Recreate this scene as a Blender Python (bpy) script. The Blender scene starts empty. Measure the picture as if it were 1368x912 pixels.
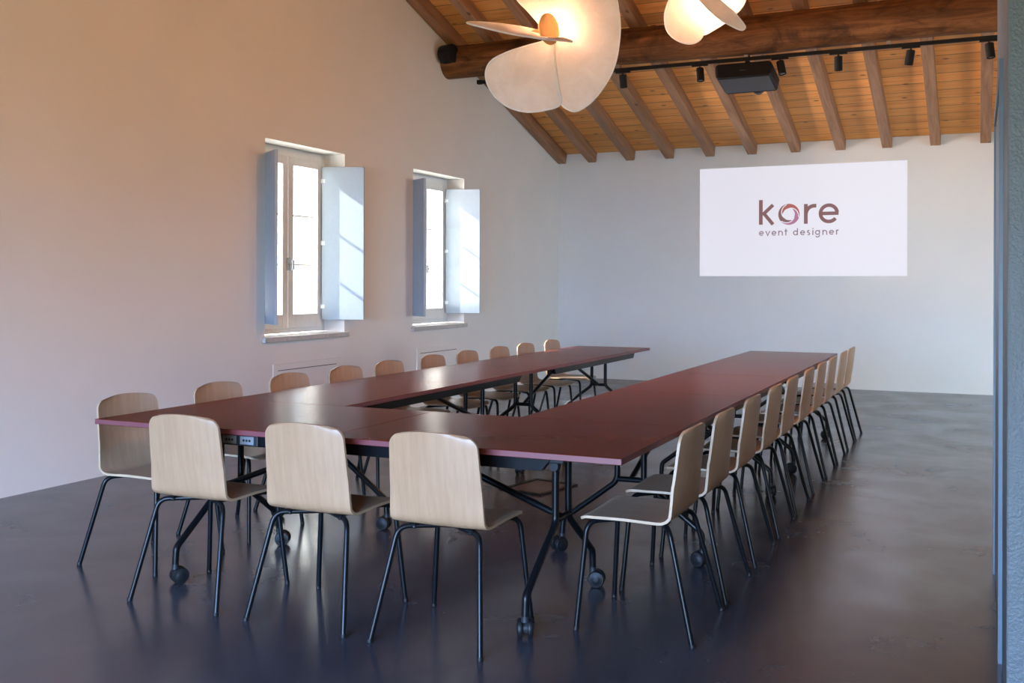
import bpy, bmesh, math, random
from mathutils import Vector, Matrix
random.seed(7)
SC = bpy.context.scene
COL = SC.collection
PI = math.pi
R = math.radians

# ------------------------------------------------------------------ camera
CAM_H, YAW, ROLL = 1.375, 0.409, 0.0027
FOC, U0, V0 = 1331.4, 728.77, 379.37          # in pixels of a 1368 x 912 frame
FW = Vector((-math.sin(YAW), math.cos(YAW), 0)); RT = Vector((math.cos(YAW), math.sin(YAW), 0)); UP = Vector((0, 0, 1))
CR = RT*math.cos(ROLL) + UP*math.sin(ROLL); CU = UP*math.cos(ROLL) - RT*math.sin(ROLL)
cam = bpy.data.cameras.new('camera'); cam_o = bpy.data.objects.new('camera', cam); COL.objects.link(cam_o)
m = Matrix.Identity(4)
for i in range(3):
    m[i][0] = CR[i]; m[i][1] = CU[i]; m[i][2] = -FW[i]
m[2][3] = CAM_H
cam_o.matrix_world = m
cam.sensor_width = 36; cam.lens = FOC*36/1368
cam.shift_x = (684-U0)/1368; cam.shift_y = (V0-456)/1368
cam.clip_start = 0.05; cam.clip_end = 300
SC.camera = cam_o

# ------------------------------------------------------------------ world, sun, daylight, exposure
vs = SC.view_settings
SC.display_settings.display_device = 'sRGB'
vs.view_transform = 'Standard'; vs.look = 'None'; vs.gamma = 1.0; vs.use_curve_mapping = False
vs.exposure = 0.0
W = bpy.data.worlds.new('world'); SC.world = W; W.use_nodes = True
bg = W.node_tree.nodes['Background']; bg.inputs[0].default_value = (0.74, 0.87, 1.0, 1); bg.inputs[1].default_value = 9.0

def light(name, kind, loc, energy, color, direction=None, **kw):
    l = bpy.data.lights.new(name, kind); l.energy = energy; l.color = color
    for k, v in kw.items(): setattr(l, k, v)
    o = bpy.data.objects.new(name, l); COL.objects.link(o); o.location = loc
    if direction is not None: o.rotation_euler = Vector(direction).to_track_quat('-Z', 'Y').to_euler()
    return o
light('sun', 'SUN', (-14, 4, 12), 26.0, (1.0, 0.95, 0.88), (1, 0.62, -0.75), angle=R(0.6))
# area lamps before closed walls, standing in for daylight from behind the camera and from the far right side: cool sky light falls downwards, warm ground light rises
light('rear_sky', 'AREA', (-2.4, -2.3, 1.3), 470, (0.26, 0.50, 1.0), (-0.12, 1, -0.47), shape='RECTANGLE', size=4.6, size_y=1.7, spread=R(72))
light('rear_left_fill', 'AREA', (-3.2, -2.3, 1.0), 50, (0.26, 0.56, 1.0), (-0.46, 1, -0.36), shape='RECTANGLE', size=1.8, size_y=1.2, spread=R(54))  # added blue fill aimed at the low left wall, no opening behind it
light('rear_ground', 'AREA', (-1.6, -2.3, 1.0), 275, (1.0, 1.0, 0.64), (-0.15, 1, 0.1), shape='RECTANGLE', size=5.0, size_y=1.6)
light('far_sky', 'AREA', (4.35, 10.6, 1.5), 205, (0.40, 0.72, 1.0), (-1, 0.45, -0.50), shape='RECTANGLE', size=3.6, size_y=2.0, spread=R(100))
light('far_ground', 'AREA', (4.35, 10.9, 0.8), 145, (1.0, 0.85, 0.68), (-1, 0.5, 0.30), shape='RECTANGLE', size=3.6, size_y=1.4)
# added lamp, standing in for sunlit ground outside the two windows, throwing light up into the roof
light('roof_bounce_fill', 'AREA', (-11.0, 8.3, 0.1), 10500, (1.0, 0.87, 0.85), (1, 0.14, 0.36), shape='RECTANGLE', size=6.0, size_y=2.5)
for wy in (7.61, 10.09):
    p = light('window_portal', 'AREA', (-6.18, wy, 1.78), 1, (1, 1, 1), (1, 0, 0), shape='RECTANGLE', size=1.75, size_y=1.2)
    p.data.cycles.is_portal = True

# ------------------------------------------------------------------ material helpers
def nt(name):
    M = bpy.data.materials.new(name); M.use_nodes = True
    n = M.node_tree
    return M, n, n.nodes['Principled BSDF']
def N(n, t, **kw):
    x = n.nodes.new(t)
    for k, v in kw.items():
        if k.startswith('i_'): x.inputs[k[2:].replace('_', ' ')].default_value = v
        else: setattr(x, k, v)
    return x
def ramp(n, fac, stops):
    r = n.nodes.new('ShaderNodeValToRGB')
    cr = r.color_ramp
    while len(cr.elements) < len(stops): cr.elements.new(0.5)
    for e, (p, c) in zip(cr.elements, stops):
        e.position = p; e.color = (*c, 1)
    n.links.new(fac, r.inputs[0]); return r.outputs[0]
def coords(n, scale=(1, 1, 1), kind='Object', rot=(0, 0, 0)):
    tc = n.nodes.new('ShaderNodeTexCoord'); mp = n.nodes.new('ShaderNodeMapping')
    mp.inputs['Scale'].default_value = scale; mp.inputs['Rotation'].default_value = rot
    n.links.new(tc.outputs[kind], mp.inputs[0]); return mp.outputs[0]
def noise(n, vec, scale, detail=4, rough=0.55, dist=0.0):
    x = N(n, 'ShaderNodeTexNoise'); x.inputs['Scale'].default_value = scale; x.inputs['Detail'].default_value = detail
    x.inputs['Roughness'].default_value = rough; x.inputs['Distortion'].default_value = dist
    n.links.new(vec, x.inputs['Vector']); return x.outputs['Fac']
def bump(n, b, h, strength, dist=0.01):
    x = N(n, 'ShaderNodeBump'); x.inputs['Strength'].default_value = strength; x.inputs['Distance'].default_value = dist
    n.links.new(h, x.inputs['Height']); n.links.new(x.outputs[0], b.inputs['Normal'])
def math_(n, op, a, b=None):
    x = N(n, 'ShaderNodeMath', operation=op)
    for i, v in enumerate((a, b)):
        if v is None: continue
        if isinstance(v, (int, float)): x.inputs[i].default_value = v
        else: n.links.new(v, x.inputs[i])
    return x.outputs[0]
def mix(n, fac, a, b, blend='MIX'):
    x = N(n, 'ShaderNodeMix', data_type='RGBA', blend_type=blend)
    for i, v in ((0, fac), (6, a), (7, b)):
        if isinstance(v, (int, float)): x.inputs[i].default_value = v
        elif isinstance(v, tuple): x.inputs[i].default_value = (*v, 1)
        else: n.links.new(v, x.inputs[i])
    return x.outputs[2]
def plain(name, col, rough=0.5, metal=0.0, var=0.06, spec=0.5, nscale=30):
    M, n, b = nt(name)
    f = noise(n, coords(n), nscale)
    c = ramp(n, f, [(0.3, tuple(x*(1-var) for x in col)), (0.7, tuple(min(1, x*(1+var)) for x in col))])
    n.links.new(c, b.inputs['Base Color'])
    b.inputs['Roughness'].default_value = rough; b.inputs['Metallic'].default_value = metal
    b.inputs['Specular IOR Level'].default_value = spec
    return M
def emit(name, col, s, base=None):
    M, n, b = nt(name)
    b.inputs['Base Color'].default_value = (*(base or col), 1)
    b.inputs['Emission Color'].default_value = (*col, 1); b.inputs['Emission Strength'].default_value = s
    b.inputs['Roughness'].default_value = 0.9; b.inputs['Specular IOR Level'].default_value = 0.1
    return M

def plaster(name, col, bs=0.15):
    M, n, b = nt(name)
    v = coords(n)
    c = ramp(n, noise(n, v, 1.3, 5), [(0.3, tuple(x*0.97 for x in col)), (0.7, tuple(x*1.02 for x in col))])
    n.links.new(c, b.inputs['Base Color']); b.inputs['Roughness'].default_value = 0.9
    b.inputs['Specular IOR Level'].default_value = 0.2
    bump(n, b, noise(n, v, 60, 4), bs, 0.004)
    return M
def concrete():
    M, n, b = nt('polished_dark_concrete')
    v = coords(n)
    big = noise(n, v, 0.55, 6, 0.6, 0.6)
    c1 = ramp(n, big, [(0.30, (0.024, 0.023, 0.029)), (0.55, (0.037, 0.035, 0.043)), (0.75, (0.056, 0.052, 0.061))])
    vs_ = coords(n, (0.6, 2.6, 1))
    streak = noise(n, vs_, 2.2, 8, 0.65, 1.2)
    c2 = mix(n, ramp(n, streak, [(0.62, (0, 0, 0)), (0.74, (0.55, 0.55, 0.55))]), c1, (0.018, 0.016, 0.017))
    n.links.new(c2, b.inputs['Base Color'])
    r = ramp(n, noise(n, v, 1.7, 6, 0.6, 0.5), [(0.3, (0.17,)*3), (0.7, (0.30,)*3)])
    n.links.new(r, b.inputs['Roughness'])
    b.inputs['Specular IOR Level'].default_value = 0.75
    bump(n, b, noise(n, v, 3.0, 6, 0.6), 0.10, 0.01)
    return M
def wood(name, dark, mid, light_, axis=0, scale=1.0, rough=0.5, knots=True, random_per=True):
    """Grain running along the given local axis."""
    M, n, b = nt(name)
    sc = [9.0, 9.0, 9.0]; sc[axis] = 0.7
    v = coords(n, tuple(s*scale for s in sc))
    vec = v
    if random_per:
        oi = N(n, 'ShaderNodeObjectInfo'); ad = N(n, 'ShaderNodeVectorMath', operation='ADD')
        sc2 = N(n, 'ShaderNodeVectorMath', operation='SCALE'); sc2.inputs['Scale'].default_value = 40
        cmb = N(n, 'ShaderNodeCombineXYZ')
        for k in range(3): n.links.new(oi.outputs['Random'], cmb.inputs[k])
        n.links.new(cmb.outputs[0], sc2.inputs[0]); n.links.new(v, ad.inputs[0]); n.links.new(sc2.outputs[0], ad.inputs[1]); vec = ad.outputs[0]
    g = noise(n, vec, 1.6, 8, 0.65, 0.8)
    c = ramp(n, g, [(0.28, dark), (0.5, mid), (0.72, light_)])
    if knots:
        sk = [2.2, 2.2, 2.2]; sk[axis] = 1.2
        vv = N(n, 'ShaderNodeTexVoronoi'); vv.inputs['Scale'].default_value = 1.6*scale
        n.links.new(coords(n, tuple(sk)), vv.inputs['Vector'])
        k = ramp(n, vv.outputs['Distance'], [(0.035, (1, 1, 1)), (0.10, (0, 0, 0))])
        c = mix(n, k, c, tuple(x*0.35 for x in dark))
    n.links.new(c, b.inputs['Base Color']); b.inputs['Roughness'].default_value = rough
    b.inputs['Specular IOR Level'].default_value = 0.3
    bump(n, b, g, 0.12, 0.004)
    return M
def boards(name):
    """Pine boarding: planks run along X, each about 0.2 m wide down the slope."""
    M, n, b = nt(name)
    v = coords(n)
    sp = N(n, 'ShaderNodeSeparateXYZ'); n.links.new(v, sp.inputs[0])
    yy = math_(n, 'DIVIDE', sp.outputs[1], 0.205)
    idx = math_(n, 'FLOOR', yy); fr = math_(n, 'FRACT', yy)
    cmb = N(n, 'ShaderNodeCombineXYZ')
    n.links.new(math_(n, 'ADD', math_(n, 'MULTIPLY', sp.outputs[0], 0.9), math_(n, 'MULTIPLY', idx, 13.7)), cmb.inputs[0])
    n.links.new(math_(n, 'MULTIPLY', sp.outputs[1], 14.0), cmb.inputs[1])
    g = noise(n, cmb.outputs[0], 1.5, 8, 0.65, 0.9)
    c = ramp(n, g, [(0.25, (0.68, 0.26, 0.065)), (0.5, (0.90, 0.41, 0.115)), (0.75, (0.95, 0.52, 0.18))])
    wn = N(n, 'ShaderNodeTexWhiteNoise', noise_dimensions='1D'); n.links.new(idx, wn.inputs['W'])
    c = mix(n, 1.0, c, ramp(n, wn.outputs['Value'], [(0, (0.78, 0.76, 0.72)), (1, (1.12, 1.1, 1.05))]), 'MULTIPLY')
    cm2 = N(n, 'ShaderNodeCombineXYZ')
    n.links.new(math_(n, 'MULTIPLY', sp.outputs[0], 1.7), cm2.inputs[0]); n.links.new(math_(n, 'MULTIPLY', sp.outputs[1], 4.0), cm2.inputs[1])
    vo = N(n, 'ShaderNodeTexVoronoi'); vo.inputs['Scale'].default_value = 1.5; n.links.new(cm2.outputs[0], vo.inputs['Vector'])
    c = mix(n, ramp(n, vo.outputs['Distance'], [(0.04, (0.85,)*3), (0.12, (0, 0, 0))]), c, (0.09, 0.035, 0.012))
    seam = ramp(n, fr, [(0.0, (1, 1, 1)), (0.035, (0, 0, 0)), (0.96, (0, 0, 0)), (1.0, (1, 1, 1))])
    c = mix(n, seam, c, (0.07, 0.028, 0.010))
    n.links.new(c, b.inputs['Base Color']); b.inputs['Roughness'].default_value = 0.55
    b.inputs['Specular IOR Level'].default_value = 0.25
    h = math_(n, 'SUBTRACT', 1.0, seam)
    bump(n, b, h, 0.5, 0.006)
    return M
def ply(name, dark, mid, light_, rough=0.42):
    M, n, b = nt(name)
    v = coords(n, (22, 3.2, 2.2))
    oi = N(n, 'ShaderNodeObjectInfo')
    g = noise(n, v, 2.0, 8, 0.6, 0.4)
    c = ramp(n, g, [(0.3, dark), (0.5, mid), (0.72, light_)])
    c = mix(n, 0.35, c, ramp(n, noise(n, coords(n, (1, 1, 1)), 6, 3), [(0.3, tuple(x*0.9 for x in mid)), (0.7, light_)]))
    n.links.new(c, b.inputs['Base Color']); b.inputs['Roughness'].default_value = rough
    bump(n, b, g, 0.04, 0.002)
    return M
def petal_mat(name, ca=(0.76, 0.68, 0.60), cb=(0.86, 0.80, 0.73), tr=0.5):
    M, n, b = nt(name)
    v = coords(n)
    c = ramp(n, noise(n, v, 9, 7, 0.7, 0.8), [(0.3, ca), (0.7, cb)])
    out = n.nodes['Material Output']
    d = N(n, 'ShaderNodeBsdfDiffuse'); t = N(n, 'ShaderNodeBsdfTranslucent'); mx = N(n, 'ShaderNodeMixShader'); mx.inputs[0].default_value = tr
    n.links.new(c, d.inputs[0]); n.links.new(c, t.inputs[0]); n.links.new(d.outputs[0], mx.inputs[1]); n.links.new(t.outputs[0], mx.inputs[2])
    n.links.new(mx.outputs[0], out.inputs[0])
    return M
def glass_mat():
    M, n, b = nt('window_glass')
    out = n.nodes['Material Output']
    t = N(n, 'ShaderNodeBsdfTransparent'); g = N(n, 'ShaderNodeBsdfGlossy'); g.inputs['Roughness'].default_value = 0.02
    mx = N(n, 'ShaderNodeMixShader'); mx.inputs[0].default_value = 0.06
    t.inputs[0].default_value = (0.96, 0.98, 0.97, 1)
    n.links.new(t.outputs[0], mx.inputs[1]); n.links.new(g.outputs[0], mx.inputs[2]); n.links.new(mx.outputs[0], out.inputs[0])
    return M

MW = plaster('off_white_plaster', (0.70, 0.66, 0.61))
MF = concrete()
MB_ = boards('pine_boarding')
MRAF = wood('rafter_wood', (0.20, 0.095, 0.045), (0.31, 0.16, 0.085), (0.41, 0.235, 0.135), axis=1, rough=0.6)
def log_mat():
    M, n, b = nt('old_log_wood')
    g = noise(n, coords(n, (0.55, 5, 5)), 2.2, 9, 0.68, 1.0)
    c = ramp(n, g, [(0.30, (0.055, 0.020, 0.007)), (0.50, (0.15, 0.060, 0.020)), (0.72, (0.28, 0.125, 0.045))])
    p = noise(n, coords(n, (1.0, 1.6, 1.6)), 2.4, 6, 0.65, 0.7)
    c = mix(n, ramp(n, p, [(0.50, (0, 0, 0)), (0.66, (0.75,)*3)]), c, (0.030, 0.012, 0.006))
    n.links.new(c, b.inputs['Base Color']); b.inputs['Roughness'].default_value = 0.7
    b.inputs['Specular IOR Level'].default_value = 0.2
    bump(n, b, g, 0.35, 0.01)
    return M
MLOG = log_mat()
def laminate(name, col):
    # matte laminate: dull seen from above, mirror-like only at very shallow angles
    M, n, b = nt(name)
    f = noise(n, coords(n), 120)
    c = ramp(n, f, [(0.3, tuple(x*0.96 for x in col)), (0.7, tuple(x*1.04 for x in col))])
    out = n.nodes['Material Output']
    d = N(n, 'ShaderNodeBsdfDiffuse'); g = N(n, 'ShaderNodeBsdfGlossy'); g.inputs['Roughness'].default_value = 0.26
    n.links.new(c, d.inputs[0])
    lw = N(n, 'ShaderNodeLayerWeight'); lw.inputs['Blend'].default_value = 0.5
    fac = math_(n, 'ADD', math_(n, 'MULTIPLY', math_(n, 'POWER', lw.outputs['Facing'], 20.0), 1.3), 0.098)
    fac = math_(n, 'MINIMUM', fac, 0.6)
    mx = N(n, 'ShaderNodeMixShader'); n.links.new(fac, mx.inputs[0]); n.links.new(d.outputs[0], mx.inputs[1]); n.links.new(g.outputs[0], mx.inputs[2])
    n.links.new(mx.outputs[0], out.inputs[0])
    return M
MTOP = laminate('burgundy_laminate', (0.120, 0.012, 0.003))
MTEDGE = plain('burgundy_laminate_edge', (0.15, 0.040, 0.045), 0.4, 0, 0.05)
MBLK = plain('black_powder_coated_steel', (0.0035, 0.004, 0.005), 0.32, 0.0, 0.08, 0.18, 80)
MRUB = plain('black_rubber', (0.006, 0.006, 0.007), 0.5, 0, 0.05, 0.25)
MMATT = plain('matte_black_fitting', (0.007, 0.007, 0.008), 0.65, 0, 0.05, 0.25)
MHUB = plain('dark_grey_plastic', (0.016, 0.017, 0.020), 0.45, 0, 0.05, 0.3)
MPLY = ply('birch_plywood', (0.275, 0.150, 0.078), (0.335, 0.190, 0.100), (0.39, 0.23, 0.128))
MPLYI = ply('birch_plywood_inner_face', (0.27, 0.170, 0.105), (0.34, 0.225, 0.145), (0.40, 0.28, 0.19))
MPLYE = ply('plywood_edge', (0.34, 0.22, 0.13), (0.40, 0.27, 0.165), (0.46, 0.32, 0.21))
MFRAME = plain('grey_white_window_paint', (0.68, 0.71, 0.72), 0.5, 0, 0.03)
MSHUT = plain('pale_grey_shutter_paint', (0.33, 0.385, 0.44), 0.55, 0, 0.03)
MSILL = plain('grey_stone_sill', (0.44, 0.42, 0.40), 0.6, 0, 0.12, 0.4, 40)
MSTEEL = plain('brushed_steel', (0.40, 0.40, 0.40), 0.35, 1.0)
MLID = plain('metal_lid_tan_reflection', (0.16, 0.12, 0.10), 0.30, 0.6, 0.15, 0.5, 12)  # tan tone puts a brownish reflection into the colour of the metal lid
MSOCK = plain('pale_grey_socket_plastic', (0.16, 0.165, 0.17), 0.4)
MGLASS = glass_mat()
MPET = petal_mat('translucent_paper_fibre')
MRIM = petal_mat('translucent_edge_glow', (0.93, 0.90, 0.86), (0.97, 0.95, 0.92), 0.6)  # whiter than the petals: the glow of their edge put into the colour
MTAN = petal_mat('tan_lamp_disc', (0.60, 0.38, 0.17), (0.66, 0.43, 0.21), 0.3)
MBULB = emit('lit_lamp_diode', (1.0, 0.72, 0.42), 14.0)
MPROJ = plain('black_projector_plastic', (0.006, 0.006, 0.007), 0.6, 0, 0.05, 0.2)
MPROJ2 = plain('charcoal_projector_plastic', (0.030, 0.030, 0.036), 0.5)
MSCREEN = emit('projected_white', (0.85, 0.83, 0.93), 0.78, (0.20, 0.20, 0.20))
MINK = emit('projected_mauve_brown', (0.235, 0.120, 0.122), 0.95, (0.04, 0.03, 0.03))
MINK2 = emit('projected_brick_red', (0.42, 0.125, 0.100), 0.95, (0.05, 0.03, 0.03))
MINK3 = emit('projected_rose', (0.45, 0.180, 0.310), 0.95, (0.05, 0.03, 0.04))
MINK4 = emit('projected_pale_mauve', (0.27, 0.175, 0.215), 0.95, (0.04, 0.03, 0.04))
MDOOR = plain('blue_grey_metal_paint', (0.10, 0.15, 0.20), 0.4, 0, 0.05)
MGROUND = plain('outdoor_gravel', (0.72, 0.72, 0.68), 0.9, 0, 0.2, 0.2, 2)
def pillar_mat():
    M, n, b = nt('textured_blue_grey_paint')
    v = coords(n)
    n.links.new(ramp(n, noise(n, v, 5, 5), [(0.3, (0.095, 0.125, 0.150)), (0.7, (0.115, 0.148, 0.178))]), b.inputs['Base Color'])
    b.inputs['Roughness'].default_value = 0.45
    bump(n, b, noise(n, v, 110, 3, 0.6), 0.55, 0.006)
    return M
MPIL = pillar_mat()

# ------------------------------------------------------------------ mesh helpers
def obj(name, bm, mats, parent=None, smooth=False, loc=None):
    bmesh.ops.recalc_face_normals(bm, faces=bm.faces[:])
    me = bpy.data.meshes.new(name); bm.to_mesh(me); bm.free()
    for x in (mats if isinstance(mats, (list, tuple)) else [mats]): me.materials.append(x)
    if smooth:
        for p in me.polygons: p.use_smooth = True
        try: me.set_sharp_from_angle(angle=R(40))
        except Exception: pass
    o = bpy.data.objects.new(name, me); COL.objects.link(o)
    if parent is not None: o.parent = parent
    if loc is not None: o.location = loc
    return o
def empty(name, loc=(0, 0, 0), rz=0.0, label=None, cat=None, group=None, kind=None):
    o = bpy.data.objects.new(name, None); COL.objects.link(o); o.location = loc; o.rotation_euler = (0, 0, rz); o.empty_display_size = 0.1
    return tag(o, label, cat, group, kind)
def tag(o, label=None, cat=None, group=None, kind=None):
    for k, v in (('label', label), ('category', cat), ('group', group), ('kind', kind)):
        if v: o[k] = v
    return o
def box(bm, lo, hi, bev=0.0, seg=2, mi=0):
    r = bmesh.ops.create_cube(bm, size=1.0)
    vs_ = r['verts']; lo = Vector(lo); hi = Vector(hi); c = (lo+hi)/2; s = hi-lo
    for v in vs_: v.co = Vector((v.co.x*s.x, v.co.y*s.y, v.co.z*s.z)) + c
    fs = {f for v in vs_ for f in v.link_faces}
    for f in fs: f.material_index = mi
    if bev > 0:
        es = {e for v in vs_ for e in v.link_edges}
        rr = bmesh.ops.bevel(bm, geom=list(es), offset=bev, segments=seg, profile=0.5, affect='EDGES')
        for f in rr['faces']: f.material_index = mi
    return bm
def boxes(*args, bev=0.0):
    bm = bmesh.new()
    for lo, hi in args: box(bm, lo, hi, bev)
    return bm
def fillet(pts, rads, n=6):
    pts = [Vector(p) for p in pts]; out = [pts[0]]
    for i in range(1, len(pts)-1):
        r = rads[i-1] if isinstance(rads, (list, tuple)) else rads
        a, b, c = pts[i-1], pts[i], pts[i+1]
        d1 = (a-b).normalized(); d2 = (c-b).normalized(); ang = d1.angle(d2)
        if r <= 0 or abs(ang-PI) < 1e-3: out.append(b); continue
        t = min(r/math.tan(ang/2), 0.49*(a-b).length, 0.49*(c-b).length)
        p1 = b+d1*t; p2 = b+d2*t
        for k in range(n+1):
            u = k/n
            out.append(p1*(1-u)**2 + b*2*u*(1-u) + p2*u**2)
    out.append(pts[-1]); return out
def sweep(bm, pts, r, seg=10, cap=True, mi=0):
    pts = [Vector(p) for p in pts]
    rs = r if isinstance(r, (list, tuple)) else [r]*len(pts)
    tang = []
    for i in range(len(pts)):
        a = pts[max(i-1, 0)]; b = pts[min(i+1, len(pts)-1)]; tang.append((b-a).normalized())
    ref = Vector((0, 0, 1)) if abs(tang[0].z) < 0.9 else Vector((1, 0, 0))
    n = tang[0].cross(ref).normalized(); rings = []
    for i, p in enumerate(pts):
        if i: n = (n - tang[i]*n.dot(tang[i])).normalized()
        b = tang[i].cross(n)
        rings.append([bm.verts.new(p + (n*math.cos(2*PI*k/seg) + b*math.sin(2*PI*k/seg))*rs[i]) for k in range(seg)])
    for a, b in zip(rings[:-1], rings[1:]):
        for k in range(seg):
            bm.faces.new((a[k], a[(k+1) % seg], b[(k+1) % seg], b[k])).material_index = mi
    if cap:
        bm.faces.new(rings[0][::-1]).material_index = mi; bm.faces.new(rings[-1]).material_index = mi
    return bm
def tube(pts, r, seg=10, rads=None):
    bm = bmesh.new()
    return sweep(bm, fillet(pts, rads) if rads is not None else pts, r, seg)
def lathe(bm, origin, axis, prof, seg=24, mi=0):
    """prof: list of (distance along axis, radius)."""
    ax = Vector(axis).normalized(); ref = Vector((0, 0, 1)) if abs(ax.z) < 0.9 else Vector((1, 0, 0))
    a = ax.cross(ref).normalized(); b = ax.cross(a); rings = []
    for d, r in prof:
        r = max(r, 1e-4)
        rings.append([bm.verts.new(Vector(origin)+ax*d+(a*math.cos(2*PI*k/seg)+b*math.sin(2*PI*k/seg))*r) for k in range(seg)])
    for p, q in zip(rings[:-1], rings[1:]):
        for k in range(seg): bm.faces.new((p[k], p[(k+1) % seg], q[(k+1) % seg], q[k])).material_index = mi
    bm.faces.new(rings[0][::-1]).material_index = mi; bm.faces.new(rings[-1]).material_index = mi
    return bm
def prism(bm, poly, depth_vec, mi=0):
    """Extrude a planar polygon (list of 3D points) along a vector."""
    d = Vector(depth_vec)
    a = [bm.verts.new(Vector(p)) for p in poly]; b = [bm.verts.new(Vector(p)+d) for p in poly]
    bm.faces.new(a[::-1]).material_index = mi; bm.faces.new(b).material_index = mi
    for i in range(len(a)):
        j = (i+1) % len(a); bm.faces.new((a[i], a[j], b[j], b[i])).material_index = mi
    return bm
def children(o): return [c for c in o.children]
def copy_tree(o, parent=None):
    c = o.copy(); COL.objects.link(c); c.parent = parent
    for ch in list(o.children): copy_tree(ch, c)
    return c

# ------------------------------------------------------------------ room shell
XL, YB = -5.711, 13.664          # inner faces of the left wall and the back wall
XR, YR = 4.5, -2.5
SLOPE = 0.301; ZB = 3.295        # boarding height at the back wall
YRIDGE = 5.2
def roof_z(y):
    z = ZB + SLOPE*(YB-y)
    if y < YRIDGE: z = ZB + SLOPE*(YB-YRIDGE) - SLOPE*(YRIDGE-y)
    return z
def struct(name, bm, mats, **kw): return tag(obj(name, bm, mats, **kw), kind='structure')

struct('floor', boxes(((XL-0.5, YR-0.4, -0.12), (XR+0.4, YB+0.4, 0.0))), MF)
struct('ground', boxes(((-60, -40, -0.5), (60, 60, -0.13))), MGROUND)
WIN = [(7.012, 8.205, 0.895, 2.647), (9.498, 10.69, 0.895, 2.647)]
bm = bmesh.new()
def wall_col(y0, y1, z0, z1):     # z1 None: up to the roof
    t = lambda y: (roof_z(y)+0.03 if z1 is None else z1)
    ys = [y0] + ([YRIDGE] if y0 < YRIDGE < y1 else []) + [y1]
    for a, b in zip(ys[:-1], ys[1:]):
        prism(bm, [(XL, a, z0), (XL, b, z0), (XL, b, t(b)), (XL, a, t(a))], (-0.5, 0, 0))
yy = YR-0.4
for (a, b, s, h) in WIN:
    wall_col(yy, a, 0, None); wall_col(a, b, 0, s); wall_col(a, b, h, None); yy = b
wall_col(yy, YB+0.4, 0, None)
struct('wall_left', bm, MW)
struct('wall_back', boxes(((XL, YB, 0), (XR+0.4, YB+0.4, ZB+0.06))), MW)
# right wall and rear wall, both outside the picture
bm = bmesh.new()
for a, c in ((YR-0.4, YRIDGE), (YRIDGE, YB+0.4)):
    prism(bm, [(XR, a, 0), (XR, c, 0), (XR, c, roof_z(c)+0.03), (XR, a, roof_z(a)+0.03)], (0.4, 0, 0))
struct('wall_right', bm, MW)
struct('wall_rear', boxes(((XL, YR-0.4, 0), (XR, YR, roof_z(YR)+0.06))), MW)

# roof boarding: local frame so that the plank texture follows the slope
def slope_obj(name, bm_fn, mats, y0, z0, ang):
    b = bmesh.new(); bm_fn(b); o = obj(name, b, mats); o.location = (0, y0, z0); o.rotation_euler = (ang, 0, 0)
    return tag(o, kind='structure')
ANG = math.atan(SLOPE)
LB = (YB+0.4-YRIDGE)/math.cos(ANG)
slope_obj('ceiling', lambda b: box(b, (XL-0.5, -(YB-YRIDGE)/math.cos(ANG), 0), (XR+0.4, 0.4/math.cos(ANG), 0.12)), MB_, YB, ZB, -ANG)
slope_obj('ceiling', lambda b: box(b, (XL-0.5, (YR-0.4-YRIDGE)/math.cos(ANG), 0), (XR+0.4, 0, 0.12)), MB_, YRIDGE, roof_z(YRIDGE), ANG)
RX = [-5.640] + [-5.165+0.5838*k for k in range(17)]
RH = 0.150
for i, x in enumerate(RX):
    if x > XR-0.1: continue
    w = 0.062
    f = lambda b, x=x, w=w: box(b, (x-w, -(YB-YRIDGE)/math.cos(ANG)+0.03, -RH), (x+w, 0.012, 0.002), 0.004, 1)
    slope_obj('ceiling_rafter', f, MRAF, YB-0.012, ZB+SLOPE*0.012, -ANG)
    f2 = lambda b, x=x, w=w: box(b, (x-w, (YR-YRIDGE)/math.cos(ANG), -RH), (x+w, -0.03, 0.002), 0.004, 1)
    slope_obj('ceiling_rafter', f2, MRAF, YRIDGE, roof_z(YRIDGE), ANG)

# the big round log that carries the rafters, and the ridge log
def log(name, y, zc, r0, r1, x0, x1):
    b = bmesh.new(); pts = []; rs = []
    n = 44
    for k in range(n+1):
        t = k/n; x = x0+(x1-x0)*t
        pts.append((x, y+0.010*math.sin(x*1.7), zc+0.008*math.sin(x*1.1+1))); rs.append((r0+(r1-r0)*t)*(1+0.018*math.sin(x*2.3)+0.012*math.sin(x*5.1)))
    sweep(b, pts, rs, 28)
    return struct(name, b, MLOG, smooth=True)
YLOG, ZLOG = 10.27, 3.955
log('ceiling_beam', YLOG, ZLOG, 0.187, 0.212, XL-0.05, XR+0.1)
log('ceiling_beam', YRIDGE, roof_z(YRIDGE)-RH-0.19, 0.18, 0.20, XL-0.05, XR+0.1)
log('ceiling_beam', 0.2, roof_z(0.2)-RH-0.20, 0.18, 0.20, XL-0.05, XR+0.1)

# partition block at the right edge of the picture, with a metal door in its long side
PX, PY0, PY1 = 0.085, 3.43, 5.27
struct('wall_partition', boxes(((PX, PY0, 0), (1.3, PY1, 3.4)), bev=0.006), MPIL)
d1 = empty('door_1', (PX, 4.6, 0), kind='structure')
obj('door_frame', boxes(((-0.014, -0.62, 0), (0.0, -0.55, 2.2)), ((-0.014, 0.60, 0), (0.0, 0.67, 2.2)), ((-0.014, -0.55, 2.13), (0.0, 0.60, 2.2))), MDOOR, d1)
obj('door_leaf', boxes(((-0.006, -0.548, 0.01), (0.0, 0.598, 2.128))), MDOOR, d1)

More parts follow.
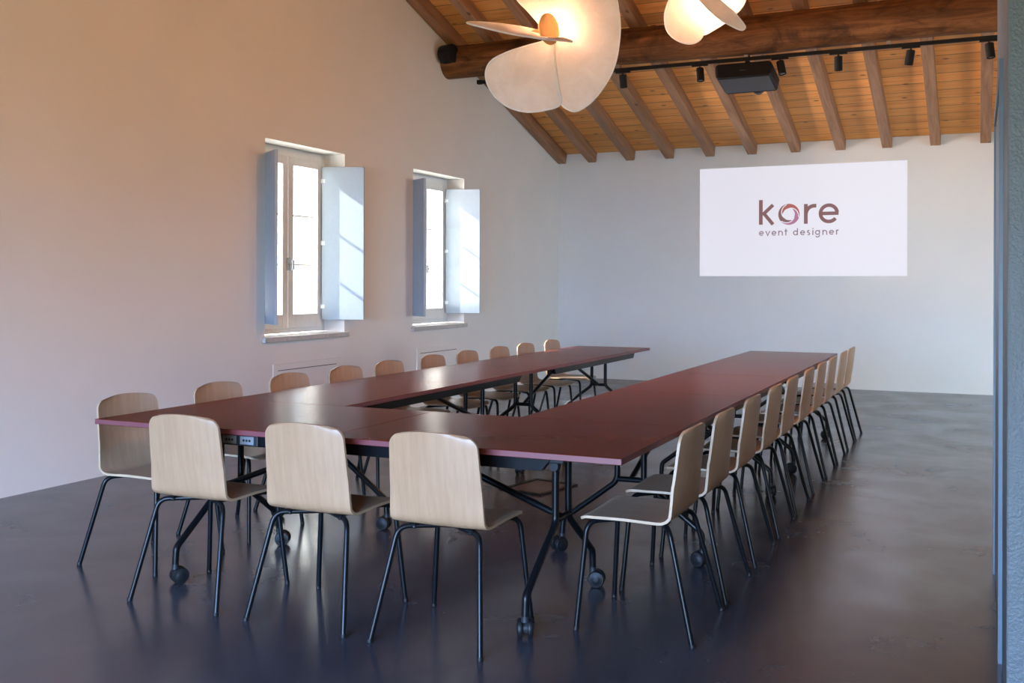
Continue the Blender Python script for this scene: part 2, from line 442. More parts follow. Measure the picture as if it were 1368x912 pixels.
# ------------------------------------------------------------------ windows with inward shutters
def make_window(n, y0, y1, s, h):
    yc = (y0+y1)/2
    w = empty('window_%d' % n, (XL, yc, s), kind='structure')
    hw = (y1-y0)/2; H = h-s
    xf0, xf1 = -0.30, -0.235                 # frame depth inside the reveal
    b = boxes(((xf0, -hw, 0.015), (xf1, -hw+0.07, H)), ((xf0, hw-0.07, 0.015), (xf1, hw, H)), ((xf0, -hw+0.07, H-0.075), (xf1, hw-0.07, H)), ((xf0, -hw+0.07, 0.015), (xf1, hw-0.07, 0.06)), bev=0.004)
    obj('window_frame', b, MFRAME, w)
    b = bmesh.new(); box(b, (-0.24, -hw-0.0, -0.04), (0.002, hw+0.0, 0.006)); box(b, (0.0, -hw-0.035, -0.04), (0.035, hw+0.035, 0.006), 0.004)
    obj('window_sill', b, MSILL, w)
    for sgn in (-1, 1):
        a, c = (-hw+0.07, -0.005) if sgn < 0 else (0.005, hw-0.07)
        z0, z1 = 0.06, H-0.075
        st = 0.075
        b = boxes(((xf0+0.005, a, z0), (xf1+0.02, a+st, z1)), ((xf0+0.005, c-st, z0), (xf1+0.02, c, z1)),
                  ((xf0+0.005, a+st, z1-0.085), (xf1+0.02, c-st, z1)), ((xf0+0.005, a+st, z0), (xf1+0.02, c-st, z0+0.13)), bev=0.005)
        sash = obj('sash', b, MFRAME, w)
        obj('pane', boxes(((-0.272, a+st-0.003, z0+0.125), (-0.266, c-st+0.003, z1-0.08))), MGLASS, sash)
        gz = [z0+0.13+(z1-0.085-z0-0.13)*k/3 for k in (1, 2)]
        b = boxes(*[((-0.282, a+st, g-0.008), (-0.256, c-st, g+0.008)) for g in gz])
        obj('glazing_bar', b, MFRAME, sash)
    b = bmesh.new(); box(b, (xf1+0.02, -0.022, 0.60), (xf1+0.034, 0.022, 0.72), 0.004); lathe(b, (xf1+0.034, 0.0, 0.66), (1, 0, 0), [(0, 0.010), (0.045, 0.010)], 10)
    box(b, (xf1+0.068, -0.014, 0.605), (xf1+0.086, 0.014, 0.70), 0.006)
    obj('window_handle', b, MSTEEL, w)
    # shutters: hinged at the frame, swung into the room
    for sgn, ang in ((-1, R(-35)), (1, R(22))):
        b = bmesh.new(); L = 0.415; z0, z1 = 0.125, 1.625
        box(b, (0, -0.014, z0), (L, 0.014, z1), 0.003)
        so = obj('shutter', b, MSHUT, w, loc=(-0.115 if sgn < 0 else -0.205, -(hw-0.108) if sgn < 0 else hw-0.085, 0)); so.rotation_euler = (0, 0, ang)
        b = bmesh.new()
        for hz in (z0+0.13, (z0+z1)/2, z1-0.14):
            lathe(b, (-0.008, 0.0, hz-0.025), (0, 0, 1), [(0, 0.009), (0.05, 0.009)], 10); box(b, (-0.008, -0.016, hz-0.018), (0.03, 0.016, hz+0.018))
        obj('hinge', b, MFRAME, so)
    return w
for i, wn in enumerate(WIN): make_window(i+1, *wn)

# flush covers low on the left wall under the windows
def wall_panel(y0, y1, z1, label):
    p = empty('wall_panel', (XL, (y0+y1)/2, 0.12), label=label, cat='wall panel', group='flush cover panels under the windows')
    hw = (y1-y0)/2; H = z1-0.12
    obj('cover', boxes(((0.0, -hw, 0), (0.010, hw, H)), bev=0.002), MW, p)
    obj('slot', boxes(((0.010, -hw+0.06, H-0.060), (0.0115, hw-0.06, H-0.054))), MHUB, p)
    return p
wall_panel(7.12, 8.12, 0.655, 'flush off-white cover panel low on the wall under the nearer window')
wall_panel(9.58, 10.55, 0.655, 'flush off-white cover panel low on the wall under the farther window')

# floor box lid between the two long table rows
fb = empty('floor_box', (-2.72, 6.17, 0), R(-12), 'square dark floor outlet box with raised rim set in the concrete between the tables', 'floor box')
obj('rim', boxes(((-0.175, -0.215, 0), (0.175, -0.18, 0.009)), ((-0.175, 0.18, 0), (0.175, 0.215, 0.009)), ((-0.175, -0.18, 0), (-0.14, 0.18, 0.009)), ((0.14, -0.18, 0), (0.175, 0.18, 0.009)), bev=0.002), MBLK, fb)
obj('lid', boxes(((-0.14, -0.18, 0), (0.14, 0.18, 0.005)), bev=0.002), MLID, fb)

# ------------------------------------------------------------------ tables
def table(L, Wd, ht, loc, rz, label):
    t = empty('folding_table', loc, rz, label, 'table', 'burgundy folding tables of the U')
    hl, hw = L/2, Wd/2
    for sgn in (-1, 1):
        a, c = (-hl, -0.001) if sgn < 0 else (0.001, hl)
        b = bmesh.new(); box(b, (a, -hw, 0.716), (c, hw, 0.74), 0.0015, 1)
        for f in b.faces:
            if abs(f.normal.z) < 0.5: f.material_index = 1
        obj('tabletop', b, [MTOP, MTEDGE], t)
    for sy in (-1, 1):                       # long side rails with chamfered ends
        y0 = sy*(hw-0.075); rl = hl-0.30
        b = bmesh.new()
        prism(b, [(-rl, y0-0.016, 0.716), (-rl+0.045, y0-0.016, 0.660), (rl-0.045, y0-0.016, 0.660), (rl, y0-0.016, 0.716)], (0, 0.032, 0))
        obj('side_rail', b, MBLK, t)
        for sx in (-1, 1):
            b = bmesh.new(); lathe(b, (sx*(ht+0.11), y0-sy*0.016, 0.675), (0, -sy, 0), [(0, 0.020), (0.02, 0.024), (0.028, 0.018)], 14)
            box(b, (sx*(ht+0.11)-0.05, y0-sy*0.016-0.02, 0.690), (sx*(ht+0.11)+0.05, y0-sy*0.016+0.02, 0.716), 0.004)
            obj('tilt_knob', b, MRUB, t)
    for sx in (-1, 1):
        x = sx*ht
        b = bmesh.new(); box(b, (x-0.04, -hw+0.095, 0.688), (x+0.04, hw-0.095, 0.716), 0.004)
        obj('cross_rail', b, MBLK, t)
        for sy in (-1, 1):
            pts = [(x, sy*0.070, 0.70), (x, sy*0.070, 0.385), (x, sy*0.365, 0.165), (x, sy*0.370, 0.085)]
            leg = obj('leg', tube(pts, 0.0155, 12, [0.07, 0.045]), MBLK, t, smooth=True)
            cast = empty('castor', (0, 0, 0)); cast.parent = t
            bpy.data.objects.remove(cast)
            ca = random.uniform(0, PI)
            d = Vector((math.cos(ca), math.sin(ca), 0)); n_ = Vector((-d.y, d.x, 0)); c0 = Vector((x, sy*0.370, 0.038))
            b = bmesh.new()
            lathe(b, c0+Vector((0, 0, 0.030)), (0, 0, 1), [(0, 0.016), (0.022, 0.016), (0.026, 0.010), (0.05, 0.010)], 14)
            w0 = c0 + d*0.018
            lathe(b, w0-n_*0.010, n_, [(0, 0.024), (0.020, 0.024)], 16)
            co = obj('castor', b, MHUB, t, smooth=True)
            for sw in (-1, 1):
                b = bmesh.new()
                lathe(b, w0+n_*sw*0.011, n_*sw, [(0, 0.036), (0.003, 0.038), (0.014, 0.038), (0.019, 0.034), (0.0195, 0.020), (0.022, 0.016), (0.022, 0.004)], 22)
                obj('wheel', b, MRUB, co, smooth=True)
        obj('crossbar', tube([(x, -0.070, 0.395), (x, 0.070, 0.395)], 0.0145, 10), MBLK, t, smooth=True)
        obj('brace', tube([(x, 0, 0.395), (sx*0.05, 0, 0.70)], 0.0145, 10), MBLK, t, smooth=True)
    return t
FX = (-3.782, -1.186); FY = (3.435, 4.328)
TF = table(FX[1]-FX[0], FY[1]-FY[0], 0.88, ((FX[0]+FX[1])/2, (FY[0]+FY[1])/2, 0), 0, 'burgundy folding table closing the near end of the U, with three chair backs before it')
b = bmesh.new(); box(b, (-0.585, -0.405, 0.664), (-0.385, -0.372, 0.712), 0.003)
ps = obj('power_strip', b, MHUB, TF)
for k in range(2):
    b = bmesh.new(); x0 = -0.575+0.095*k
    box(b, (x0, -0.4075, 0.670), (x0+0.075, -0.404, 0.706), 0.0015, 1)
    for dx in (0.022, 0.038, 0.054): lathe(b, (x0+dx, -0.4070, 0.688), (0, -1, 0), [(0, 0.0055), (0.0018, 0.0055)], 10, 1)
    obj('socket', b, [MSOCK, MRUB], ps)
for (xa, xb, nm) in ((-3.785, -3.010, 'window'), (-2.000, -1.192, 'open')):
    for k, yc in enumerate((5.642, 8.268)):
        if nm == 'window': lab = ('burgundy folding table along the window wall, joined to the near cross table', 'burgundy folding table along the window wall, far end of that row')[k]
        else: lab = ('burgundy folding table of the row away from the windows, joined to the near cross table', 'burgundy folding table of the row away from the windows, nearest the projected image')[k]
        table(2.622, xb-xa, 0.88, ((xa+xb)/2, yc, 0), PI/2, lab)

# ------------------------------------------------------------------ chairs
INNER = 2
def shell_bm():
    prof = fillet([(0.245, 0.428), (0.215, 0.443), (0.05, 0.447), (-0.135, 0.443), (-0.172, 0.60), (-0.198, 0.815)], [0.03, 0.5, 0.062, 0.5], 8)
    prof = [Vector((0, a, z)) for a, z in [(p[0], p[1]) for p in [Vector((q[0], q[1], 0)) for q in prof]]]
    # resample evenly
    ls = [0]
    for a, b in zip(prof[:-1], prof[1:]): ls.append(ls[-1]+(b-a).length)
    LT = ls[-1]
    def at(s):
        s = min(max(s, 0), LT)
        for i in range(len(ls)-1):
            if s <= ls[i+1]+1e-9:
                u = (s-ls[i])/max(ls[i+1]-ls[i], 1e-9); return prof[i].lerp(prof[i+1], u)
        return prof[-1]
    s_bend = 0.40
    NS, NT = 56, 16
    th = 0.0055
    b = bmesh.new(); grid = []
    def halfw(s):
        seat = 0.198 + 0.008*min(s/0.3, 1)
        if s > s_bend: seat = 0.206 - 0.016*min((s-s_bend)/(LT-s_bend), 1)
        for e, r in ((s, 0.040), (LT-s, 0.054)):
            if e < r: seat -= r - math.sqrt(max(r*r-(r-e)**2, 0))
        return seat
    # non-uniform s samples: finer near both ends and the bend
    ss = []
    for k in range(NS+1):
        u = k/NS; ss.append(LT*(u - 0.07*math.sin(2*PI*u)))
    for s in ss:
        row = []
        for k in range(NT+1):
            tt = -1+2*k/NT
            s2 = s - (0.012*tt*tt if s > LT*0.6 else 0.0)*min(max((s-LT*0.6)/(LT*0.4), 0), 1)
            p = at(s2); q = at(min(s2+0.004, LT)); q0 = at(max(s2-0.004, 0))
            tg = (q-q0).normalized(); nrm = Vector((0, -tg.z, tg.y))      # points to the back / underside
            if nrm.y > 0 and s > s_bend: nrm = -nrm
            up_ = Vector((0, tg.z, -tg.y))
            back = min(max((s-s_bend)/0.12, 0), 1)
            curl = 0.022*back*tt*tt + 0.004*(1-back)*tt*tt
            hw = halfw(s)
            c = Vector((hw*tt, p.y, p.z)) + (Vector((0, 1, 0))*curl if back > 0 else Vector((0, 0, 1))*curl)
            row.append((c, up_))
        grid.append(row)
    top = [[b.verts.new(c + n*-th) for c, n in r] for r in grid]
    bot = [[b.verts.new(c + n*th) for c, n in r] for r in grid]
    for i in range(NS):
        for k in range(NT):
            b.faces.new((top[i][k], top[i][k+1], top[i+1][k+1], top[i+1][k]))
            b.faces.new((bot[i][k], bot[i+1][k], bot[i+1][k+1], bot[i][k+1])).material_index = INNER
    def rim(a, c): 
        for (p, q, r_, s_) in zip(a[:-1], a[1:], c[1:], c[:-1]): b.faces.new((p, q, r_, s_)).material_index = 1
    rim(top[0], bot[0]); rim(top[-1], bot[-1]); rim([r[0] for r in top], [r[0] for r in bot]); rim([r[-1] for r in top], [r[-1] for r in bot])
    return b
def make_chair():
    c = empty('stacking_chair')
    obj('seat_shell', shell_bm(), [MPLY, MPLYE, MPLYI], c, smooth=True)
    for sy, fy, fx, ty, tx in ((-1, -0.236, 0.237, -0.115, 0.172), (1, 0.240, 0.228, 0.200, 0.182)):
        for sx in (-1, 1):
            zt = 0.4275
            pts = [(sx*fx, fy, 0.004), (sx*tx*1.04, ty+(-0.012 if sy < 0 else 0.008), zt), (sx*0.012, 0.02*sy, zt)]
            leg = obj('leg', tube(pts, 0.0108, 12, [0.055]), MBLK, c, smooth=True)
            bb = bmesh.new(); lathe(bb, (sx*fx, fy, 0.0), (0, 0, 1), [(0, 0.010), (0.002, 0.0118), (0.014, 0.0118), (0.016, 0.011)], 12)
            obj('foot_cap', bb, MRUB, leg, smooth=True)
    for sx in (-1, 1):
        bb = bmesh.new()
        for y in (-0.095, 0.15): lathe(bb, (sx*0.125, y, 0.418), (0, 0, 1), [(0, 0.009), (0.004, 0.011), (0.022, 0.011)], 10)
        box(bb, (sx*0.125-0.018, -0.115, 0.432), (sx*0.125+0.018, 0.17, 0.440), 0.002, 1)
        obj('seat_bracket', bb, MBLK, c)
    return c
proto = make_chair(); used = [False]
def place(x, y, rz, label, group):
    c = proto if not used[0] else copy_tree(proto)
    used[0] = True
    c.location = (x, y, 0); c.rotation_euler = (0, 0, rz)
    return tag(c, label, 'chair', group)
G = 'birch plywood chairs around the U of tables'
fl = ('pale birch plywood chair seen from behind, leftmost of the three before the near cross table',
      'pale birch plywood chair seen from behind, middle of the three before the near cross table',
      'pale birch plywood chair seen from behind, rightmost of the three before the near cross table')
for x, l, a in zip((-3.122, -2.493, -1.897), fl, (0, 0, 0)): place(x, 3.475, a, l, G)
ordn = ['nearest', 'second', 'third', 'fourth', 'fifth', 'sixth', 'seventh', 'eighth', 'ninth', 'farthest']
YRC = [3.915, 4.47, 5.08, 5.70, 6.27, 6.94, 7.54, 8.15, 8.84, 9.42]
YLC = [3.79, 4.445, 5.08, 5.685, 6.23, 6.865, 7.445, 8.065, 8.63, 9.27]
for k in range(10):
    w = ordn[k] + ' birch plywood chair' + ('' if k in (0, 9) else ' from the camera')
    place(-1.222, YRC[k], PI/2, '%s in the row away from the windows' % w, G)
for k in range(10):
    w = ordn[k] + ' birch plywood chair' + ('' if k in (0, 9) else ' from the camera')
    place(-3.775, YLC[k], -PI/2, '%s in the row along the window wall' % w, G)

# ------------------------------------------------------------------ pendant lamps
def ray_at(u, v, d): return Vector((0, 0, CAM_H)) + (FW + CR*((u-U0)/FOC) - CU*((v-V0)/FOC))*d
def catmull(pts, n=8):
    out = []; L = len(pts)
    for i in range(L):
        p0, p1, p2, p3 = (Vector(pts[(i+j-1) % L]) for j in range(4))
        for k in range(n):
            t = k/n
            out.append(0.5*((2*p1)+(-p0+p2)*t+(2*p0-5*p1+4*p2-p3)*t*t+(-p0+3*p1-3*p2+p3)*t**3))
    return out
def petal(name, parent, outline, center, ex, ey, ez, focus, depth0, bowl, sharp=(), th=0.003):
    """A closed sheet: outline in lamp units (x right, y up), rings shrink to 'focus'; depth along ez."""
    pts = catmull([Vector((a, b, 0)) for a, b in outline], 8)
    b = bmesh.new(); NR = 9; f = Vector((focus[0], focus[1], 0))
    def P(q, off):
        d = depth0(q.x, q.y) + bowl*((q.x)**2+(q.y)**2)
        return ex*q.x + ey*q.y + ez*(d+off)
    sides = []
    for off in (-th, th):
        rings = []
        for k in range(NR+1):
            t = k/NR
            if k == 0: rings.append([b.verts.new(P(f, off))])
            else: rings.append([b.verts.new(P(f.lerp(q, t), off)) for q in pts])
        for k in range(NR):
            A, B = rings[k], rings[k+1]; n = len(B)
            for i in range(n):
                j = (i+1) % n
                if k == 0: b.faces.new((A[0], B[i], B[j]))
                else: b.faces.new((A[i], B[i], B[j], A[j]))
        sides.append(rings[-1])
    n = len(pts)
    for i in range(n):
        j = (i+1) % n; b.faces.new((sides[0][i], sides[0][j], sides[1][j], sides[1][i]))
    o = obj(name, b, MPET, parent, smooth=True)
    b = bmesh.new(); loop = [P(q, 0) for q in pts]; sweep(b, loop+[loop[0]], 0.0055, 6, cap=False)
    obj('rim', b, MRIM, o, smooth=True)
    return o
def lamp_frame(u, v, d):
    return ray_at(u, v, d), CR.copy(), CU.copy(), FW.copy()
def lamp_core(root, ex, ey, ez, hub_r, hub_y, power, hub_x, ceil_z, zoff, tilt):
    """tan disc towards the room, glowing diode behind it, cord and ceiling rose."""
    ax = (-ez + ex*tilt).normalized()
    b = bmesh.new(); lathe(b, ex*hub_x+ey*hub_y - ez*0.125, ax, [(-0.006, hub_r*0.9), (-0.004, hub_r), (0.004, hub_r), (0.006, hub_r*0.9)], 32)
    h = obj('hub_disc', b, MTAN, root, smooth=True)
    b = bmesh.new(); lathe(b, ex*hub_x+ey*hub_y - ez*0.120, -ax, [(0, 0.016), (0.10, 0.016), (0.19, 0.012)], 16)
    obj('stem', b, MTAN, root, smooth=True)
    b = bmesh.new(); lathe(b, ex*hub_x+ey*hub_y - ez*0.112, -ax, [(0, hub_r*0.55), (0.006, hub_r*0.62), (0.012, hub_r*0.5)], 24)
    obj('diode', b, MBULB, root, smooth=True)
    lp = ex*hub_x+ey*hub_y - ez*0.045
    for pw, col, off in ((power[0], (1.0, 0.48, 0.27), -0.080), (power[1], (1.0, 0.43, 0.12), 0.16)):
        l = light('lamp_light', 'POINT', (0, 0, 0), pw, col, shadow_soft_size=0.05); l.parent = root; l.location = ex*hub_x+ey*hub_y+ez*off
    top = ceil_z - root.location.z
    b = bmesh.new(); sweep(b, [ex*hub_x+ey*hub_y+ez*0.06, ex*hub_x+ey*(hub_y+0.05)+ez*0.06, Vector((0, 0, top))], 0.004, 8)
    obj('cord', b, MBLK, root)
    b = bmesh.new(); lathe(b, (0, 0, top-0.03), (0, 0, 1), [(0, 0.05), (0.005, 0.06), (0.03, 0.06)], 24)
    obj('ceiling_rose', b, MBLK, root, smooth=True)

def px2(u, v, cu, cv, d): return ((u-cu)*d/FOC, -(v-cv)*d/FOC)
# nearer lamp
D1 = 6.0; C1 = (735, 46)
o1, ex, ey, ez = lamp_frame(*C1, D1)
L1 = empty('pendant_lamp', o1, 0, 'large lit pendant lamp of translucent petals, nearer the camera, with blade-like petal edge-on', 'lamp', 'petal pendant lamps under the roof')
q = lambda l: [px2(u, v, *C1, D1) for u, v in l]
petal('petal', L1, q([(736, 52), (724, 36), (706, 15), (688, -6), (684, -34), (698, -66), (730, -88), (770, -86), (802, -58), (820, -20), (828, 18), (828, 52), (821, 88), (806, 116), (789, 136), (771, 147), (759, 145), (749, 136), (745, 112), (741, 80)]), None, ex, ey, ez, px2(772, 30, *C1, D1), lambda x, y: 0.01+0.02*x, 0.10)
petal('petal', L1, q([(738, 52), (722, 57), (700, 63), (676, 71), (657, 81), (649, 95), (651, 112), (662, 130), (680, 143), (703, 149), (727, 147), (749, 138), (745, 110), (741, 80)]), None, ex, ey, ez, px2(706, 105, *C1, D1), lambda x, y: -0.012+0.03*x, 0.12)
# edge-on petal: a real leaf whose plane holds the line of sight
ax_l = (ex*(-143)+ey*(30)).normalized()
ev = (o1-Vector((0, 0, CAM_H))).normalized() + ey*0.115; ev = (ev - ax_l*ev.dot(ax_l)).normalized(); en = ax_l.cross(ev)
petal('petal', L1, [(0.50, -0.06), (0.40, 0.07), (0.22, 0.13), (0.02, 0.08), (-0.10, -0.03), (-0.14, -0.10), (-0.10, -0.16), (0.02, -0.25), (0.22, -0.28), (0.40, -0.18)], None, ax_l, ev, en, (0.15, -0.08), lambda x, y: 0.0, 0.10)
lamp_core(L1, ex, ey, ez, 0.092, 0.0, (56, 18), -0.008, roof_z(o1.y)-RH*0, 0, 1.15)
# farther lamp
D2 = 6.3; C2 = (952, -4)
o2, ex, ey, ez = lamp_frame(*C2, D2)
L2 = empty('pendant_lamp', o2, 0, 'smaller-looking lit pendant lamp of crossing petals in front of the log beam', 'lamp', 'petal pendant lamps under the roof')
q2 = lambda l: [px2(u, v, *C2, D2) for u, v in l]
petal('petal', L2, q2([(940, -4), (922, -16), (906, -14), (895, -2), (888, 18), (889, 36), (896, 48), (908, 56), (921, 59), (932, 56), (939, 47), (941, 30), (942, 12)]), None, ex, ey, ez, px2(918, 22, *C2, D2), lambda x, y: -0.02, 0.10)
petal('petal', L2, q2([(942, 40), (958, 34), (972, 25), (986, 14), (998, 0), (1003, -20), (995, -40), (975, -50), (955, -40), (944, -15), (941, 15)]), None, ex, ey, ez, px2(968, -5, *C2, D2), lambda x, y: 0.10, 0.10)
petal('petal', L2, q2([(905, -22), (925, -18), (942, 0), (960, 17), (974, 30), (984, 42), (987, 48), (982, 51), (970, 46), (952, 35), (934, 18), (916, -2)]), None, ex, ey, ez, px2(948, 14, *C2, D2), lambda x, y: -0.20-0.05*x, 0.05)
lamp_core(L2, ex, ey, ez, 0.042, -0.03, (60, 130), -0.005, roof_z(o2.y)-RH*0, 0, -0.35)

# ------------------------------------------------------------------ track with spotlights, projector, wall speaker
ZT = 3.705
tr = empty('lighting_track', (-2.6, YLOG, ZT), 0, 'long black lighting track fixed along the underside of the round log beam', 'track')
obj('track_rail', boxes(((-2.66, -0.018, -0.018), (5.0, 0.018, 0.018)), bev=0.003), MMATT, tr)
obj('end_feed', boxes(((-2.715, -0.026, -0.022), (-2.66, 0.026, 0.024)), bev=0.004), MMATT, tr)
bb = bmesh.new()
for x in (-2.4, -1.0, 0.4, 1.8, 3.2, 4.6): box(bb, (x-0.02, -0.012, 0.018), (x+0.02, 0.012, 0.075), 0.002, 1)
obj('track_clip', bb, MSTEEL, tr)
SPL = ['black cylinder spotlight on the track, next to the large lit pendant lamp', 'black cylinder spotlight on the track just left of the projector', 'black cylinder spotlight on the track just right of the projector',
       'black cylinder spotlight on the track, second to the right of the projector', 'black cylinder spotlight on the track, tilted, above the right corner of the projected image', 'black cylinder spotlight at the right end of the visible track, beside the partition']
for x, tilt, l in zip((-3.543, -2.687, -1.853, -1.278, -0.597, 0.095), ((0.05, 0.10), (0.10, -0.12), (0.22, -0.12), (0.0, 0.05), (-0.16, 0.06), (0.12, -0.1)), SPL):
    s = empty('track_spotlight', (x, YLOG, ZT-0.018), 0, l, 'spotlight', 'spotlights on the black track')
    obj('adapter', boxes(((-0.085, -0.017, -0.017), (0.085, 0.017, 0.0)), bev=0.003), MMATT, s)
    b = bmesh.new(); lathe(b, (0.0, 0, -0.045), (0, 0, 1), [(0, 0.008), (0.03, 0.008)], 10)
    obj('stem', b, MMATT, s)
    ax = Vector((tilt[0], tilt[1], -1)).normalized(); o_ = Vector((0, 0, -0.036))
    b = bmesh.new(); lathe(b, o_, ax, [(0, 0.036), (0.004, 0.040), (0.14, 0.040), (0.142, 0.034), (0.130, 0.032)], 24)
    can = obj('can', b, MMATT, s, smooth=True)
    b = bmesh.new(); lathe(b, o_, ax, [(0.126, 0.030), (0.132, 0.030)], 20)
    obj('lens', b, MSTEEL, can)

pj = empty('projector', (-2.215, YLOG+0.13, 3.535), 0, 'black ceiling projector hanging from the log beam beside the track', 'projector')
pj.rotation_euler = (R(-12), 0, 0)
b = bmesh.new(); box(b, (-0.30, -0.225, -0.072), (0.30, 0.225, 0.072), 0.0, 2)
es = [e for e in b.edges if abs((e.verts[0].co-e.verts[1].co).normalized().y) > 0.9 or abs((e.verts[0].co-e.verts[1].co).normalized().z) > 0.9]
bmesh.ops.bevel(b, geom=es, offset=0.045, segments=6, profile=0.5, affect='EDGES')
for v in b.verts:
    if v.co.z < 0: v.co.x *= 0.965; v.co.y *= 0.98
obj('body', b, MPROJ, pj, smooth=True)
obj('bottom_cover', boxes(((-0.262, -0.185, -0.078), (0.262, 0.185, -0.070)), bev=0.003), MPROJ2, pj)
b = bmesh.new(); lathe(b, (0.07, 0.215, -0.02), (0, 1, 0), [(0, 0.068), (0.05, 0.065), (0.055, 0.05), (0.045, 0.045)], 24)
obj('lens', b, MPROJ2, pj, smooth=True)
b = bmesh.new(); lathe(b, (0, 0.0, 0.065), (0, math.sin(R(-12)), math.cos(R(-12))), [(0, 0.07), (0.012, 0.07), (0.014, 0.026), (0.20, 0.026), (0.202, 0.05), (0.227, 0.05)], 20)
obj('mount', b, MMATT, pj, smooth=True)
obj('badge', boxes(((-0.03, -0.227, -0.01), (0.03, -0.224, -0.004))), MPROJ2, pj)

sp = empty('wall_speaker', (XL+0.10, YLOG-0.19, ZLOG+0.06), 0, 'black round wall speaker beside the end of the log beam', 'speaker')
b = bmesh.new(); lathe(b, (-0.05, 0, 0), (1, -0.25, 0), [(0, 0.10), (0.006, 0.105), (0.15, 0.105), (0.156, 0.09)], 28)
obj('housing', b, MMATT, sp, smooth=True)
b = bmesh.new(); lathe(b, (0.098, -0.037, 0), (1, -0.25, 0), [(0, 0.088), (0.006, 0.086), (0.008, 0.02)], 24)
obj('grille', b, MRUB, sp, smooth=True)
obj('wall_bracket', boxes(((-0.10, -0.03, -0.03), (-0.045, 0.03, 0.03))), MMATT, sp)

# ------------------------------------------------------------------ projected picture with the logo
def wall_pt(u, v):
    D = FW + CR*((u-U0)/FOC) - CU*((v-V0)/FOC); t = YB/D.y
    return Vector((D.x*t, CAM_H + D.z*t))
SX0, SX1, SZ0, SZ1 = -3.570, -0.834, 1.493, 2.988
scn = empty('projected_image', ((SX0+SX1)/2, YB, (SZ0+SZ1)/2), 0, 'bright white projected picture with the mauve kore event designer logo on the back wall', 'projection')
hwx, hwz = (SX1-SX0)/2, (SZ1-SZ0)/2
obj('light_field', boxes(((-hwx, -0.004, -hwz), (hwx, -0.0005, hwz))), MSCREEN, scn)
# logo space: crop pixels (9.77 per photo pixel) turned into wall metres; baseline levelled
pA = wall_pt(1000+137/9.77, 250+490/9.77); pB = wall_pt(1000+1185/9.77, 250+468/9.77)
KX = (pB.x-pA.x)/(1185-137); KZ = KX*1.0
cx, cz = (SX0+SX1)/2, (SZ0+SZ1)/2
def LP(x, y):      # x, y in logo units, y up from the baseline of the big word
    return Vector((pA.x-cx + (x-137)*KX, -0.006, pA.y-cz + y*KZ))
def poly_obj(polys, mat, name):
    b = bmesh.new()
    for po in polys:
        prism(b, [LP(*p) for p in po], (0, 0.0015, 0))
    return obj(name, b, mat, scn)
def strokes(lines, w, mat, name):
    b = bmesh.new()
    for pts in lines:
        pts = [Vector((p[0], p[1], 0)) for p in pts]; L = []; Rr = []
        closed = (pts[0]-pts[-1]).length < 1e-6 and len(pts) > 3
        for i, p in enumerate(pts):
            a = pts[i-1] if i else (pts[-2] if closed else None); c = pts[i+1] if i < len(pts)-1 else (pts[1] if closed else None)
            d1 = (p-a).normalized() if a is not None else None; d2 = (c-p).normalized() if c is not None else None
            d = ((d1 or d2)+(d2 or d1)).normalized(); n = Vector((-d.y, d.x, 0)); k = 1.0
            if d1 is not None and d2 is not None: k = 1/max(0.5, n.dot(Vector((-d1.y, d1.x, 0))))
            L.append(p+n*w/2*k); Rr.append(p-n*w/2*k)
        for i in range(len(pts)-1):
            prism(b, [LP(*L[i][:2]), LP(*L[i+1][:2]), LP(*Rr[i+1][:2]), LP(*Rr[i][:2])], (0, 0.0015, 0))
    return obj(name, b, mat, scn)
def arc(cx_, cy_, r, a0, a1, n=28): return [(cx_+r*math.cos(R(a0+(a1-a0)*k/n)), cy_+r*math.sin(R(a0+(a1-a0)*k/n))) for k in range(n+1)]
XH = 262                                    # x-height of the big word
strokes([[(162, 0), (162, 332)]], 50, MINK, 'letter')
strokes([[(186, 132), (325, 262)], [(205, 148), (325, 0)]], 46, MINK, 'letter')
strokes([[(756, 0), (756, XH)], [(756, 140)] + arc(866, 128, 108, 172, 92, 12) + [(892, 236)]], 48, MINK, 'letter')
strokes([arc(1052, 131, 107, 8, 322, 36), [(940, 131), (1176, 131)]], 46, MINK, 'letter')
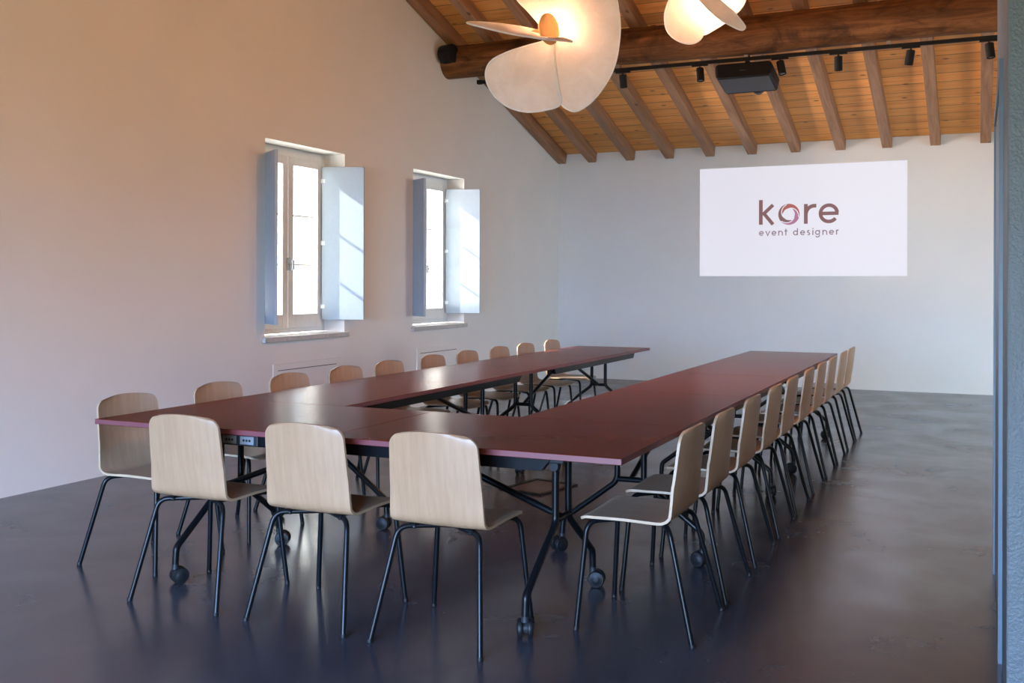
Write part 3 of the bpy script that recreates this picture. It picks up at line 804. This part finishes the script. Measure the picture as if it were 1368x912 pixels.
# the ring of three blades that stands for the o
OC = (535, 131)
def blade_in(f): return 78 if f < 80 else 78+(f-80)/120*62
def blade(start, mat):
    b = bmesh.new(); n = 32; ins = []; outs = []
    for k in range(n+1):
        f = 200*k/n; a = R(start-f); ri = blade_in(f)
        ro = blade_in(f+120)-12 if f < 80 else 140
        if f < 20: ri = ri+(ro-ri)*(1-f/20)*0.9
        ins.append((OC[0]+ri*math.cos(a), OC[1]+ri*math.sin(a))); outs.append((OC[0]+max(ro, ri+0.3)*math.cos(a), OC[1]+max(ro, ri+0.3)*math.sin(a)))
    for k in range(n): prism(b, [LP(*p) for p in (outs[k], outs[k+1], ins[k+1], ins[k])], (0, 0.0015, 0))
    obj('logo_blade', b, mat, scn)
blade(180, MINK2); blade(300, MINK); blade(60, MINK3)
# small word
def small(txt):
    x = 140; y0 = -150; h = 64; w = 13
    for ch in txt:
        if ch == ' ': x += 52; continue
        r = h/2-w/2; c = x+h/2-2; ln = []
        adv = 78
        if ch == 'e': ln = [arc(c, y0+h/2, r, 5, 320, 20), [(c-r, y0+h/2), (c+r+3, y0+h/2)]]
        elif ch == 'v': ln = [[(x+2, y0+h), (x+29, y0+2), (x+56, y0+h)]]; adv = 74
        elif ch == 'n': ln = [[(x+6, y0), (x+6, y0+h)], [(x+6, y0+h*0.55)] + arc(x+30, y0+h-w/2-24, 24, 170, 0, 10) + [(x+54, y0)]]; adv = 78
        elif ch == 't': ln = [[(x+14, y0), (x+14, y0+h+24)], [(x-4, y0+h-4), (x+34, y0+h-4)]]; adv = 52
        elif ch == 'd': ln = [arc(c, y0+h/2, r, 0, 360, 24), [(c+r, y0), (c+r, y0+h+30)]]; adv = 84
        elif ch == 's': ln = [arc(x+20, y0+h-17, 13, 40, 250, 12)[::1] + arc(x+20, y0+18, 14, 80, -140, 12)]; adv = 62
        elif ch == 'i': ln = [[(x+8, y0), (x+8, y0+h)], [(x+8, y0+h+16), (x+8, y0+h+28)]]; adv = 34
        elif ch == 'g': ln = [arc(c, y0+h/2, r, 0, 360, 24), [(c+r, y0+h), (c+r, y0-6)] + arc(c, y0-2, r, 0, -150, 12)]; adv = 84
        elif ch == 'r': ln = [[(x+6, y0), (x+6, y0+h)], [(x+6, y0+h*0.5)] + arc(x+30, y0+h-28, 24, 170, 85, 8)]; adv = 54
        strokes(ln, w, MINK4, 'letter')
        x += adv*1.11
    return x
small('event designer')
